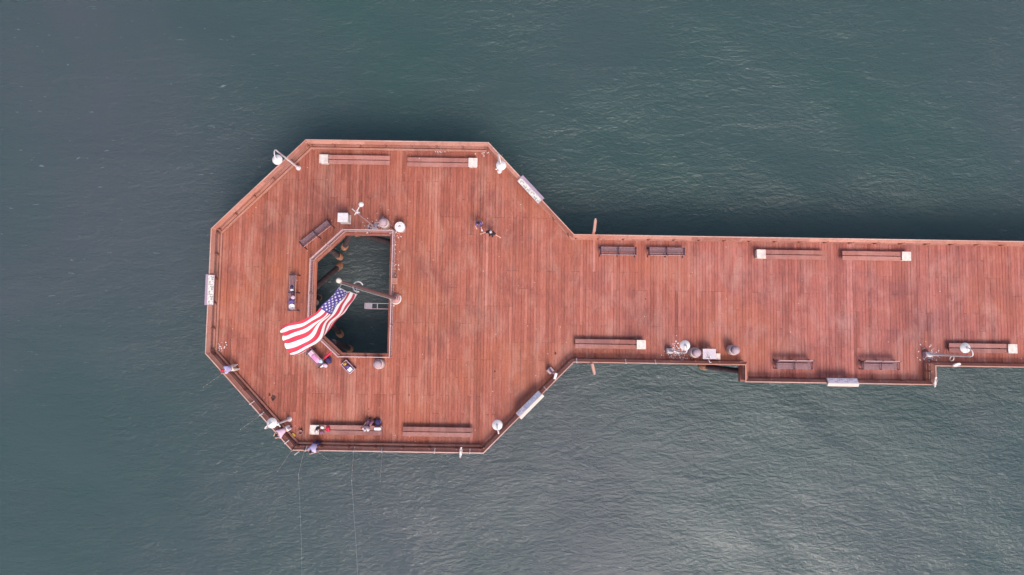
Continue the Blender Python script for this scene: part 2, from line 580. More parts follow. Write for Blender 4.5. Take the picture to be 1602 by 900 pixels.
POST = MB().box((0, 0, .47), (.11, .13, .94)).mesh('post', .35)
POST.materials.append(M['rail'])
BLOCK = MB().box((0, 0, .04), (.2, .12, .056)).mesh('foot_rail_block', .3)
BLOCK.materials.append(M['rail'])
def railing():
    rnd = random.Random(5)
    mit = mitre(RIM)
    for i in range(len(RIM) - 1):
        a, b = RIM[i], RIM[i + 1]
        rl = empty('railing', parent=pier)
        strips(RIM, mit, i, i + 1, [(.0, 1.10), (.075, 1.10), (.075, 1.165), (.0, 1.165)], 5.2, 'edge_board', M['rail_pale'], rl, rnd)
        strips(RIM, mit, i, i + 1, [(.078, 1.03), (.225, .84), (.26, .865), (.078, 1.095)], 4.6, 'cap_board', M['rail'], rl, rnd)
        strips(RIM, mit, i, i + 1, [(.09, .60), (.14, .60), (.14, .80), (.09, .80)], 4.6, 'rail_board', M['rail'], rl, rnd)
        strips(RIM, mit, i, i + 1, [(.09, .22), (.14, .22), (.14, .42), (.09, .42)], 4.6, 'rail_board', M['rail'], rl, rnd)
        strips(RIM, mit, i, i + 1, [(.08, .012), (.27, .012), (.27, .13), (.08, .13)], 5.0, 'kerb_board', M['rail'], rl, rnd)
        strips(RIM, mit, i, i + 1, [(.0, -.42), (.05, -.42), (.05, -.012), (.0, -.012)], 5.0, 'fascia_board', M['rail'], rl, rnd)
        if i in (2, 3, 4, 5, 6):
            strips(RIM, mit, i, i + 1, [(.35, .07), (.50, .07), (.50, .19), (.35, .19)], 5.0, 'foot_rail', M['rail'], rl, rnd)
        d = (b - a); ln = d.length; d.normalize()
        n = Vector((-d.y, d.x, 0))
        k = max(1, round(ln / 1.95))
        for q in range(k + 1):
            s = min(max(.25 if ln > 2 else .4, q * ln / k), ln - (.25 if ln > 2 else .4))
            p = a + d * s + n * .207
            o = bpy.data.objects.new('post', POST)
            o.location = (p.x, p.y, 0); o.rotation_euler = (0, 0, math.atan2(d.y, d.x))
            o.parent = rl; COL.objects.link(o)
            if i in (2, 3, 4, 5, 6) and 0 < q < k:
                p = a + d * s + n * .425
                o = bpy.data.objects.new('foot_rail_block', BLOCK)
                o.location = (p.x, p.y, 0); o.rotation_euler = (0, 0, math.atan2(d.y, d.x))
                o.parent = rl; COL.objects.link(o)
railing()

def well():
    """the railing with thin balusters round the well, and the timbers lining it"""
    rnd = random.Random(9)
    F = [(-13.17, 7.95), (-15.59, 5.61), (-15.59, .29), (-13.22, -1.84), (-9.28, -1.84), (-9.28, 7.95)]
    F = [Vector((x, y, 0)) for x, y in F][::-1]
    mit = mitre(F, True)
    n = len(F)
    for i in range(n):
        j = (i + 1) % n
        a, b = F[i], F[j]
        rl = empty('well_railing', parent=pier)
        strips(F, mit, i, j, [(-.028, 1.06), (.028, 1.06), (.028, 1.10), (-.028, 1.10)], 6, 'top_rail', M['slatpale'], rl, rnd)
        strips(F, mit, i, j, [(-.02, .12), (.02, .12), (.02, .17), (-.02, .17)], 6, 'bottom_rail', M['slatpale'], rl, rnd)
        strips(F, mit, i, j, [(-.02, .84), (.02, .84), (.02, .88), (-.02, .88)], 6, 'middle_rail', M['slatpale'], rl, rnd)
        d = b - a; ln = d.length; d.normalize()
        rz = math.atan2(d.y, d.x)
        mb = MB()
        k = int(ln / .125)
        for q in range(1, k):
            p = a + d * (q * ln / k)
            mb.box((p.x, p.y, .505), (.03, .03, .67), rz)
        o = mb.build('balusters', M['slatpale'], rl)
        o['kind'] = 'stuff'
        k = max(1, round(ln / 2.2))
        for q in range(k):
            p = a + d * (q * ln / k)
            MB().box((p.x, p.y, .56), (.09, .09, 1.12), rz, .01).build('post', M['pinksteel'], rl)
    h = HOLE[::-1]
    hm = mitre(h, True)
    for i in range(n):
        j = (i + 1) % n
        strips(h, hm, i, j, [(-.125, .012), (-.012, .012), (-.012, .06), (-.125, .06)], 4, 'well_kerb', M['deck'], pier, rnd)
        strips(h, hm, i, j, [(-.0, -.30), (.04, -.30), (.04, .06), (.0, .06)], 6, 'well_fascia', M['rail'], pier, rnd)
well()

def inside(p):
    if -15.6 < p.x < -9.2 and -2 < p.y < 8:
        return False
    return True
def substructure():
    for y in [-8.3 + 2.1 * i for i in range(12)]:
        # stringers run along the pier under the boards
        segs = []
        if y > 7.6:
            k = (y - 7.86) / (14.97 - 7.86) if y > 7.86 else 0
            segs = [(-23.0 + 7.0 * k, 4.5 - 6.7 * k)]
        elif y < -1.6:
            k = (-1.8 - y) / 7.1 if y < -1.8 else 0
            segs = [(-23.0 + 6.8 * k, 4.5 - 6.6 * k)]
        else:
            segs = [(-23.1, XE)]
        for x0, x1 in segs:
            parts = [(x0, x1)]
            if -1.9 < y < 7.9:
                parts = [(x0, -15.9), (-9.2, x1)]
            for p, q in parts:
                MB().box(((p + q) / 2, y, -.235), (q - p, .18, .28)).build('beam', M['under'], pier)
    # piles: straight ones in bents, raked ones round the well
    def pile(top, foot, r=.20):
        o = MB().tube([top, top.lerp(foot, .5), foot], r, 14).build('pile', M['pile'], pier, 40)
        d = (top - foot).normalized()
        MB().tube([foot + d * .6, foot + d * 1.0, foot + d * 1.45], [r + .05, r + .08, r + .03], 14).build('collar', M['pilefootlit'], o, 40)  # collar paints the lit bottom of the pile
    zt, zf = -.38, ZW - .6
    for x in [-20.5, -17.5, -6.5, -2.5, 3.0] + [9 + 7.5 * i for i in range(7)]:
        for y in (-7.2, -.9, 3.0, 6.9, 13.3):
            if x > 4 and not -2 < y < 7.5:
                continue
            if x in (-20.5, 3.0) and not -2 < y < 8:
                continue
            pile(Vector((x, y, zt)), Vector((x, y, zf)))
    W = lambda px, py: P(px, py, ZW + .7)
    D = lambda px, py: P(px, py, -.7)
    for (hx, hy), (fx, fy) in (((551, 361), (540, 384)), ((505, 383), (529, 400)), ((491, 452), (527, 420)),
                               ((508, 494), (530, 520)), ((523, 536), (545, 545)), ((494, 473), (498, 466)),
                               ((622, 383), (566, 367)), ((1164, 582), (1106, 574))):
        t, f = D(hx, hy), W(fx, fy)
        d = (f - t).normalized()
        t = t - d * .3
        t.z = min(t.z, -.45)
        pile(t, f + d * (1.3 / abs(d.z)), .24)
substructure()

# ------------------------------------------------------------------ benches
def board(mb, x0, x1, y0, y1, z0, z1):
    return mb.box(((x0 + x1) / 2, (y0 + y1) / 2, (z0 + z1) / 2), (x1 - x0, y1 - y0, z1 - z0), None, .012)

def long_bench(cx0, cx1, cy, block, label, m='bench'):
    """backless double-plank bench; block: 'L', 'R' or '' for the pale square end table"""
    a, b = P(cx0, cy, .47), P(cx1, cy, .47)
    L = (b - a).length
    c = (a + b) / 2
    t = thing('long_bench', (c.x, c.y, 0), 0, label, 'bench', 'long backless benches on the pier deck')
    x0, x1 = -L / 2, L / 2
    if block == 'L':
        x0 += .72
    if block == 'R':
        x1 -= .72
    rnd = random.Random(int(cx0))
    for y0, y1 in ((-.36, -.03), (.03, .36)):
        mb = MB(); board(mb, x0, x1, y0, y1, .39, .47)
        mb.build('seat_plank', M[m], t, tint=rnd.uniform(.25, .9))
    n = 4
    for q in range(n):
        x = x0 + .35 + (x1 - x0 - .7) * q / (n - 1)
        MB().box((x, 0, .195), (.22, .56, .37), None, .015).build('leg', M['bench'], t, tint=.2)
    if block:
        bx = -L / 2 + .355 if block == 'L' else L / 2 - .355
        bo = MB().box((bx, 0, .27), (.62, .62, .52), None, .02).build('end_block', M['concrete'], t)
        MB().box((bx, 0, .565), (.71, .71, .07), None, .015).build('block_top', M['concrete'], bo)
    return t
long_bench(500, 610, 250, 'L', 'long bench with pale block at left end, by the top edge near corner lamp', 'benchlit')
long_bench(637, 747, 254, 'R', 'long bench with pale block at its right end, by the top edge of the octagon', 'benchlit')
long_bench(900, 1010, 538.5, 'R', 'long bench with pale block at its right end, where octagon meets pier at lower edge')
long_bench(1183, 1291, 398.5, 'L', 'long bench with pale block at its left end, along upper edge of the walkway', 'benchlit')
long_bench(1318, 1424, 400.5, 'R', 'long bench with pale block at its right end, along upper edge of the walkway', 'benchlit')
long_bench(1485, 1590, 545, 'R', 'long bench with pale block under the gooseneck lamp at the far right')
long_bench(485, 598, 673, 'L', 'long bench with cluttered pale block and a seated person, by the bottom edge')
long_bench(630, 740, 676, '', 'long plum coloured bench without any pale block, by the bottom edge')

def park_bench():
    t = empty('park_bench')
    tag(t, 'x', 'bench', 'slatted benches with backs')
    L = 2.8
    for k in range(4):
        y = -.34 + k * .115
        MB().box((0, y, .45), (L - .1, .095, .035), None, .008).build('seat_slat', M['slat'], t)
    for k in range(4):
        y, z = .17 + k * .035, .54 + k * .11
        MB().box((0, y, z), (L - .1, .03, .095), Matrix.Rotation(R(-16), 3, 'X'), .008).build('back_slat', M['slatpale'] if k == 3 else M['slat'], t)
    for x in (-L / 2 + .03, 0, L / 2 - .03):
        mb = MB()
        mb.tube([(x, -.36, .0), (x, -.37, .3), (x, -.36, .64), (x, -.30, .68), (x, .12, .68), (x, .20, .66)], .032, 8)
        mb.tube([(x, .30, .0), (x, .16, .42), (x, .22, .66), (x, .305, .98)], .032, 8)
        mb.tube([(x, -.37, .42), (x, .17, .42)], .03, 8)
        mb.box((x, -.36, .01), (.09, .14, .02)); mb.box((x, .30, .01), (.09, .14, .02))
        mb.build('iron_frame', M['iron'], t, 50)
    return t
pb = park_bench()
spots = [(967, 394, 180, 'left slatted bench of the pair facing the upper edge of the walkway'),
         (1042.5, 395, 180, 'right slatted bench of the pair facing the upper edge of the walkway'),
         (495, 367, 219.6, 'slatted bench set diagonally above the well, near the pale utility cabinet'),
         (459, 458, -90, 'slatted bench left of the well with bags and a white bucket on it'),
         (1242, 569.5, 0, 'slatted bench left of the information panel on the widened walkway edge'),
         (1377, 570.5, 0, 'slatted bench right of the information panel on the widened walkway edge'),
         (485.5, 550, -46, 'slatted bench partly under the flag, with pink and white bags on it')]
for i, (x, y, a, lab) in enumerate(spots):
    o = pb if i == 0 else copy_tree(pb)
    p = P(x, y, .5)
    o.location = (p.x, p.y, 0.004)
    o.rotation_euler = (0, 0, R(a))
    o['label'] = lab

# ------------------------------------------------------------------ lamps
def lamp(bx, by, hx, hy, label, bracket=0.0, loop=False, ped=0.0):
    b = P(bx, by, 0)
    h = P(hx, hy, 4.95)
    t = thing('lamp_post', (b.x, b.y, 0), 0, label, 'lamp post', 'white gooseneck lamps on the pier')
    d = Vector((h.x - b.x, h.y - b.y, 0)); r = d.length; u = d / r
    z0 = 0.0
    if ped:
        MB().box((0, 0, ped / 2), (.52, .42, ped), None, .03).build('pedestal', M['lilac'], t); z0 = ped
    MB().lathe([(.20, z0), (.20, z0 + .05), (.13, z0 + .12), (.10, z0 + .5), (.085, z0 + .55)], n=14).build('base', M['white'], t, 40)
    MB().tube([(0, 0, z0 + .3), (0, 0, 2.5), (0, 0, 5.25)], [.085, .068, .052], 12).build('pole', M['white'], t, 40)
    pts = [Vector((0, 0, 5.15))]
    ht = 5.18
    for k in range(0, 13):
        a = math.pi * k / 12
        q = u * (r / 2 - math.cos(a) * r / 2)
        pts.append(Vector((q.x, q.y, 5.25 + math.sin(a) * min(.38, .2 + r * .25) - (.05 * k / 12))))
    MB().tube(pts, .038, 10).build('gooseneck', M['white'], t, 40)
    sh = MB().lathe([(.365, 4.93), (.37, 4.96), (.30, 5.04), (.20, 5.11), (.10, 5.16), (.08, 5.24), (.05, 5.26)], (u.x * r, u.y * r, 0), 22).build('lamp_shade', M['white'], t, 35)
    MB().ball((u.x * r, u.y * r, 4.90), (.17, .17, .13), 12).build('bulb_glass', M['white'], sh, True)
    if bracket:
        s = Vector((-u.y, u.x, 0))
        MB().tube([Vector((0, 0, bracket)) - s * .30, Vector((0, 0, bracket)) + s * .30], .045, 8).box((0, 0, bracket), (.22, .22, .26), math.atan2(u.y, u.x), .02).build('bracket', M['white'], t)
    if loop:
        pts = [Vector((.05 + .04 * math.cos(a), -.22 + .17 * math.cos(a), 3.1 + .22 * math.sin(a))) for a in [2 * math.pi * k / 16 for k in range(17)]]
        MB().tube(pts, .035, 8).build('hoop', M['cream'], t, True)
    return t
lamp(467, 263, 434, 250, 'white gooseneck lamp hanging outside the rail at the upper left slope', 0)
lamp(781.5, 268, 784, 259, 'white gooseneck lamp at the upper right corner of the octagon', .9)
lamp(453, 656, 425.5, 662, 'white gooseneck lamp at lower left slope beside a leaning angler', 2.7)
lamp(782, 663, 778, 665, 'white gooseneck lamp at the lower right corner of the octagon', 0)
lamp(1046, 549, 1071.5, 540.5, 'white gooseneck lamp beside the fish cleaning table, droppings round its foot', 2.9, False, .5)
lamp(1448, 554.5, 1510, 544.5, 'white gooseneck lamp with a hoop on its pole, rightmost on the walkway', 0, True, .5)

def mast():
    b = P(586, 355, 0)
    t = thing('camera_mast', (b.x, b.y, 0), 0, 'slim dark mast with white globe and bracket above the well', 'mast')
    MB().box((0, 0, .04), (.4, .4, .08), None, .02).build('base_plate', M['galv'], t)
    MB().tube([(0, 0, .05), (0, 0, 4), (0, 0, 6.6)], [.07, .055, .045], 10).build('pole', M['polered'], t, 40)
    MB().tube([(-.28, .22, 6.45), (0, 0, 6.5), (.28, -.05, 6.45)], .035, 8).tube([(-.1, -.2, 6.4), (0, 0, 6.45), (.1, .2, 6.4)], .035, 8).box((.05, .03, 6.3), (.22, .18, .34), .5, .02).build('bracket', M['white'], t)
    g = P(565, 320, 6.5) - b
    MB().tube([(0, 0, 6.4), (g.x * .6, g.y * .6, 6.5), (g.x, g.y, 6.5)], .035, 8).build('arm', M['white'], t)
    MB().ball((g.x, g.y, 6.48), (.19, .19, .17), 16).build('globe', M['white'], t, True)
mast()

def flood():
    b = P(860.5, 579.5, 0)
    t = thing('floodlight_pole', (b.x, b.y, 0), R(0), 'short lilac pole with white box head near the lower right slope', 'light pole')
    MB().box((0, 0, .25), (.46, .42, .5), R(45), .03).build('pedestal', M['lilac'], t)
    MB().tube([(0, 0, .5), (0, 0, 4.7)], [.09, .07], 10).build('pole', M['lilac'], t, 40)
    g = P(869, 588.5, 4.9) - b
    MB().tube([(0, 0, 4.6), (g.x, g.y, 4.75)], .04, 8).build('arm', M['white'], t)
    m = Matrix.Rotation(R(74), 3, 'Z')
    h = MB().box((g.x, g.y, 4.86), (.46, .19, .16), m, .03).build('lamp_housing', M['white'], t)
    MB().box((g.x, g.y, 4.77), (.38, .13, .02), m).build('lens', M['paleblue'], h)
flood()

# ------------------------------------------------------------------ bins, cabinet, fish cleaning table
def dome_bin(px, py, label, rz, style=0, h=1.0):
    p = P(px, py, h)
    t = thing('litter_bin', (p.x, p.y, 0), rz, label, 'litter bin', 'round litter bins on the deck')
    if style:
        MB().lathe([(.33, 0), (.35, .03), (.365, .3), (.365, h - .28), (.37, h - .22), (.345, h - .20)], n=24).build('body', M['binbody'], t, 35)
    else:
        MB().lathe([(.36, 0), (.38, .03), (.39, .3), (.39, .84), (.37, .88), (.29, .90)], n=24).build('body', M['binbody'], t, 35)
        MB().lathe([(.285, .88), (.285, 1.16)], n=24).build('collar', M['binbody'], t, 35)
        MB().lathe([(.30, 1.16), (.325, 1.17), (.32, 1.26), (.28, 1.38), (.19, 1.47), (.09, 1.51), (.02, 1.52)], n=24).build('domed_lid', M['lilac'], t, 35)
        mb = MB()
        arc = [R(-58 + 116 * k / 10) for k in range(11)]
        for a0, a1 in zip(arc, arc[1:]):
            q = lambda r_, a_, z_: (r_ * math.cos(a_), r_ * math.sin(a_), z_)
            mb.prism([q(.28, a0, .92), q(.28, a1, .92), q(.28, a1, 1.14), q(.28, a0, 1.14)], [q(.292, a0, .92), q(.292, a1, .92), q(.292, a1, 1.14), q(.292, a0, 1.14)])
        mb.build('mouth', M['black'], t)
    if style:
        li = MB().lathe([(.40, h - .2), (.41, h - .14), (.36, h - .08), (.34, h - .10), (.27, h - .10), (.25, h - .05), (.16, h - .05), (.14, h - .1), (.05, h - .08)], n=26).build('ringed_lid', M['white'], t, 35)
        MB().lathe([(.09, h - .09), (.09, h - .02), (.04, h)], n=12).build('knob', M['galv'], li, 40)
    return t
dome_bin(600, 348.5, 'lilac domed bin at top edge of the well, next to the mast', R(-38))
dome_bin(625, 354.5, 'pale bin with ringed lid at the upper right corner of the well', 0, 1, 1.05)
dome_bin(591.5, 570, 'pinkish domed bin below the bottom railing of the well', R(15))
dome_bin(1089, 552, 'mauve domed bin between the lamp and the fish cleaning table', R(175))
dome_bin(1149.5, 548, 'pale domed bin with dark mouth near the walkway step', R(165))

def cabinet():
    p = P(536.5, 340.5, 1.0)
    t = thing('utility_cabinet', (p.x, p.y, 0), 0, 'pale square utility cabinet above the well', 'cabinet')
    MB().box((0, 0, .04), (.80, .72, .08), None, .01).build('plinth', M['concrete'], t)
    MB().box((0, 0, .55), (.72, .64, .94), None, .02).build('body', M['white'], t)
    MB().box((0, 0, 1.05), (.80, .72, .07), None, .02).build('lid', M['white'], t)
    d = MB().box((.366, 0, .55), (.02, .54, .8), None, .006).build('door', M['concrete'], t)
    MB().box((.385, .2, .58), (.03, .04, .14)).build('handle', M['galv'], d)
cabinet()

def table():
    a, b = P(1099.5, 554, .9), P(1120, 554, .9)
    c = (a + b) / 2
    t = thing('cleaning_table', (c.x, c.y, 0), 0, 'lilac grey fish cleaning table with tap at the walkway rail', 'table')
    MB().box((0, 0, .9), (1.02, .78, .06), None, .01).build('top', M['galv'], t)
    s = MB().box((.02, -.05, .80), (.6, .4, .16), None, .02).build('basin', M['galv'], t)
    for x in (-.45, .45):
        for y in (-.33, .33):
            MB().box((x, y, .435), (.06, .06, .87)).build('leg', M['galv'], t)
    MB().box((-.05, .38, 1.0), (1.0, .02, .16)).build('splash_board', M['galv'], t)
    f = MB().tube([(-.06, -.30, .93), (-.06, -.30, 1.25), (-.06, -.26, 1.34), (-.06, -.12, 1.36), (-.06, -.06, 1.30)], .03, 8).build('tap', M['white'], t, 40)
    MB().box((-.16, -.30, 1.0), (.14, .05, .05), None, .01).build('tap_handle', M['white'], f)
    MB().box((.04, -.28, .98), (.07, .1, .1), None, .01).build('soap_holder', M['polered'], t)
    MB().tube([(-.06, -.42, .9), (.0, -.62, 1.0), (.12, -.66, 1.02)], .04, 8).build('hose', M['whitecloth'], t, True)
    p = P(1123.5, 558, .6)
    o = thing('tackle_box', (p.x, p.y, .012), 0, 'small buff box standing against the fish cleaning table', 'box')
    MB().box((0, 0, .27), (.32, .46, .54), None, .015).build('body', M['cream'], o)
    MB().box((0, 0, .565), (.34, .48, .045), None, .012).build('lid', M['concrete'], o)
table()

# ------------------------------------------------------------------ information panels on the railing
def print_mat(name, base, ink, sx):
    m, t, b = nt(name)
    v = pos(t, obj=True)
    sep = node(t, 'SeparateXYZ'); t.links.new(v, sep.inputs[0])
    blob = noise(t, v, 6.5, 2, .5)
    c = mix(t, ramp(t, blob, [(.55, 0.0), (.58, 1.0)]), base, ink)
    lines = math_(t, 'GREATER_THAN', math_(t, 'FRACT', math_(t, 'MULTIPLY', sep.outputs[1], 22.0)), .6)
    words = math_(t, 'GREATER_THAN', noise(t, pos(t, (1, .2, 1), True), 24, 2), .5)
    area = math_(t, 'GREATER_THAN', noise(t, v, 2.4, 1), .52)
    k = math_(t, 'MULTIPLY', math_(t, 'MULTIPLY', lines, words), math_(t, 'MULTIPLY', area, .8))
    c = mix(t, k, c, (.16, .13, .18))
    t.links.new(c, b.inputs['Base Color'])
    b.inputs['Roughness'].default_value = .35
    return m
M['print_white'] = print_mat('panel_print_white', (.60, .56, .53), (.24, .25, .20), 1)
M['print_lilac'] = print_mat('panel_print_lilac', (.56, .49, .56), (.32, .30, .42), 1)
M['print_grey'] = print_mat('panel_print_grey', (.36, .36, .46), (.50, .48, .55), 1)
M['panelwoodlit'] = plain('panel_frame_wood_lit', (.56, .42, .38), .7, 0, .12, 6)  # pinkish wood, with sun on the lower panel's outer face painted in
M['panellilac'] = plain('panel_frame_lilac', (.40, .28, .36), .7, 0, .12, 6)

def info_panel(px, py, edge, L, label, cuts, mats, back):
    a, b = RIM[edge], RIM[edge + 1]
    d = (b - a).normalized(); n = Vector((-d.y, d.x, 0))
    p = P(px, py, 1.25)
    s = (p - a).dot(d)
    q = a + d * s
    # local x runs so that local +y points inward
    t = thing('information_panel', (q.x, q.y, 0), math.atan2(d.y, d.x), label, 'sign', 'sloping information panels on the railing')
    h = L / 2
    sec = lambda x, pts: [(x, y, z) for y, z in pts]
    out = [(-.20, 1.17), (.03, 1.18), (.03, 1.375), (-.20, 1.21)]
    MB().prism(sec(h, out), sec(-h, out)).build('back_board', back, t)
    inn = [(.032, 1.18), (.40, 1.02), (.42, 1.06), (.032, 1.365)]
    MB().prism(sec(h - .02, inn), sec(-h + .02, inn)).build('stand', back, t)
    ed = [-h + .04] + [-h + .04 + (L - .08) * c for c in cuts] + [h - .04]
    nrm = Vector((0, .305, .388)).normalized()
    sl = Vector((0, -.388, .305)).normalized()
    for x0, x1, m in zip(ed, ed[1:], mats):
        c0 = Vector(((x0 + x1) / 2, .226, 1.2125)) + nrm * .010
        w = x1 - x0 - .03
        mt = Matrix((Vector((1, 0, 0)), sl, nrm)).transposed()
        if mt.determinant() < 0:
            mt = Matrix((Vector((-1, 0, 0)), sl, nrm)).transposed()
        o = MB().box((0, 0, 0), (w, .42, .02), None, .004).build('panel', M[m], t)
        o.matrix_local = Matrix.Translation(c0) @ mt.to_4x4()
    for x in (-h + .3, h - .3):
        MB().box((x, .06, .6), (.1, .08, 1.1)).build('leg', M['rail'], t, tint=.4)
info_panel(831, 295.5, 1, 2.45, 'sloping white information panel with mauve back on the upper right slope', [.5], ['print_white', 'print_white'], M['panellilac'])
info_panel(328.5, 453.5, 4, 2.35, 'three part white information panel on the left side railing', [.33, .66], ['print_white', 'print_white', 'print_white'], M['panellilac'])
info_panel(829.5, 634, 7, 2.45, 'grey blue information panel with pink back on the lower right slope', [.30], ['print_lilac', 'print_grey'], M['panelwoodlit'])
info_panel(1319, 596, 10, 2.35, 'lilac information panel with sunlit cream back on the widened walkway railing', [.33, .66], ['print_lilac', 'print_lilac', 'print_lilac'], M['panelwoodlit'])

# boards jutting out from the rail like paddles
def paddle(px, py, qx, qy, label, zt):
    a, b = P(px, py, 1.0), P(qx, qy, 1.0)
    t = thing('jutting_board', (a.x, a.y, 0), ang(a, b), label, 'board', 'boards jutting from the walkway rails')
    L = (b - a).length
    sec0 = [(.0, -.05, .55), (.0, .05, .55), (.0, .05, 1.45), (.0, -.05, 1.45)]
    sec1 = [(L, -.05, .75), (L, .05, .75), (L * .93, .05, 1.45), (L * .93, -.05, 1.45)]
    MB().prism(sec1, sec0).build('board', M['binbody'], t)
    MB().box((L * .42, 0, 1.475), (L * .84, .20, .045), None, .01).build('cap_strip', M['rail_pale'], t, tint=.6)
    MB().box((-.04, 0, .98), (.2, .22, .32), None, .02).build('bracket', M['rail'], t, tint=.3)
paddle(928.5, 364, 931, 342, 'pale board jutting over the water from the upper walkway rail', 1)
paddle(925.5, 569, 929.5, 587, 'pale board jutting over the water from the lower walkway rail', 1)

# ------------------------------------------------------------------ flagpole, flag, well platform, square stand
FP = P(619.5, 467.5, 0)
def flagpole():
    t = thing('flagpole', (FP.x, FP.y, 0), 0, 'tall bronze flagpole with white finial standing at right side of the well', 'flagpole')
    MB().lathe([(.42, .0), (.42, .10), (.33, .14), (.33, .30), (.24, .36), (.20, .62)], n=20).build('base', M['polered'], t, 35)
    MB().tube([(.41 * math.cos(a), .41 * math.sin(a), .13) for a in [R(12 * k - 180) for k in range(19)]], .045, 8).build('base_ring', M['white'], t, True)
    MB().tube([(0, 0, .3), (0, 0, 6), (0, 0, 12), (0, 0, 17.6)], [.14, .12, .095, .065], 14).build('pole', M['pole'], t, 40)
    f = MB().lathe([(.09, 17.55), (.12, 17.62), (.06, 17.68)], n=14).build('truck', M['white'], t, 40)
    MB().ball((0, 0, 17.80), .145, 14).build('finial', M['cream'], f, True)
    MB().tube([(.30 * math.cos(a) - .02, .30 * math.sin(a), 13.2) for a in [R(24 * k + 20) for k in range(12)]], .035, 6).build('halyard_ring', M['white'], t, True)
    MB().tube([(-.16, -.10, 1.4), (-.14, -.12, 8), (-.12, -.10, 17.5)], .012, 6).build('halyard', M['whitecloth'], t)
    MB().box((-.2, -.08, 1.4), (.08, .12, .2), None, .01).build('cleat', M['galv'], t)
flagpole()

def flag_mat():
    m, t, b = nt('flag_cloth')
    uv = node(t, 'UVMap'); uv.uv_map = 'UVMap'
    s = node(t, 'SeparateXYZ'); t.links.new(uv.outputs[0], s.inputs[0])
    u, v = s.outputs[0], s.outputs[1]          # u from hoist to fly, v from top to bottom
    stripe = math_(t, 'LESS_THAN', math_(t, 'FRACT', math_(t, 'MULTIPLY', v, 6.5)), .5)
    c = mix(t, stripe, (.86, .85, .84), (.60, .045, .085))
    p = math_(t, 'MULTIPLY', u, 12 / .40)
    q = math_(t, 'MULTIPLY', v, 10 * 13 / 7)
    a = math_(t, 'MULTIPLY', math_(t, 'ADD', p, q), .5)
    d = math_(t, 'MULTIPLY', math_(t, 'SUBTRACT', p, q), .5)
    fa = math_(t, 'SUBTRACT', math_(t, 'FRACT', math_(t, 'ADD', a, .5)), .5)
    fd = math_(t, 'SUBTRACT', math_(t, 'FRACT', math_(t, 'ADD', d, .5)), .5)
    # back to star-local axes
    lx = math_(t, 'ADD', fa, fd); ly = math_(t, 'SUBTRACT', fa, fd)
    r = math_(t, 'SQRT', math_(t, 'ADD', math_(t, 'MULTIPLY', lx, lx), math_(t, 'MULTIPLY', ly, ly)))
    th = math_(t, 'ARCTAN2', lx, math_(t, 'MULTIPLY', ly, -1.0))
    k = math_(t, 'MULTIPLY', r, math_(t, 'SUBTRACT', 1.25, math_(t, 'MULTIPLY', math_(t, 'COSINE', math_(t, 'MULTIPLY', th, 5.0)), .42)))
    star = math_(t, 'LESS_THAN', k, .40)
    e = math_(t, 'MULTIPLY', math_(t, 'MULTIPLY', math_(t, 'GREATER_THAN', p, .5), math_(t, 'LESS_THAN', p, 11.5)),
              math_(t, 'MULTIPLY', math_(t, 'GREATER_THAN', q, .5), math_(t, 'LESS_THAN', q, 9.5)))
    star = math_(t, 'MULTIPLY', star, e)
    canton = mix(t, star, (.085, .055, .28), (.84, .82, .82))
    inc = math_(t, 'MULTIPLY', math_(t, 'LESS_THAN', u, .40), math_(t, 'LESS_THAN', v, 7 / 13))
    c = mix(t, inc, c, canton)
    c = mix(t, math_(t, 'LESS_THAN', u, .018), c, (.78, .76, .72))
    t.links.new(c, b.inputs['Base Color'])
    b.inputs['Roughness'].default_value = .75
    tr = node(t, 'BsdfTranslucent'); t.links.new(c, tr.inputs[0])
    ms = node(t, 'MixShader'); ms.inputs[0].default_value = .3
    t.links.new(b.outputs[0], ms.inputs[1]); t.links.new(tr.outputs[0], ms.inputs[2])
    t.links.new(ms.outputs[0], t.nodes['Material Output'].inputs[0])
    return m

def catmull(pts, u):
    n = len(pts) - 1
    x = min(max(u * n, 0), n - 1e-6); i = int(x); f = x - i
    p0, p1, p2, p3 = pts[max(i - 1, 0)], pts[i], pts[i + 1], pts[min(i + 2, n)]
    return .5 * (2 * p1 + (p2 - p0) * f + (2 * p0 - 5 * p1 + 4 * p2 - p3) * f * f + (3 * p1 - p0 - 3 * p2 + p3) * f ** 3)

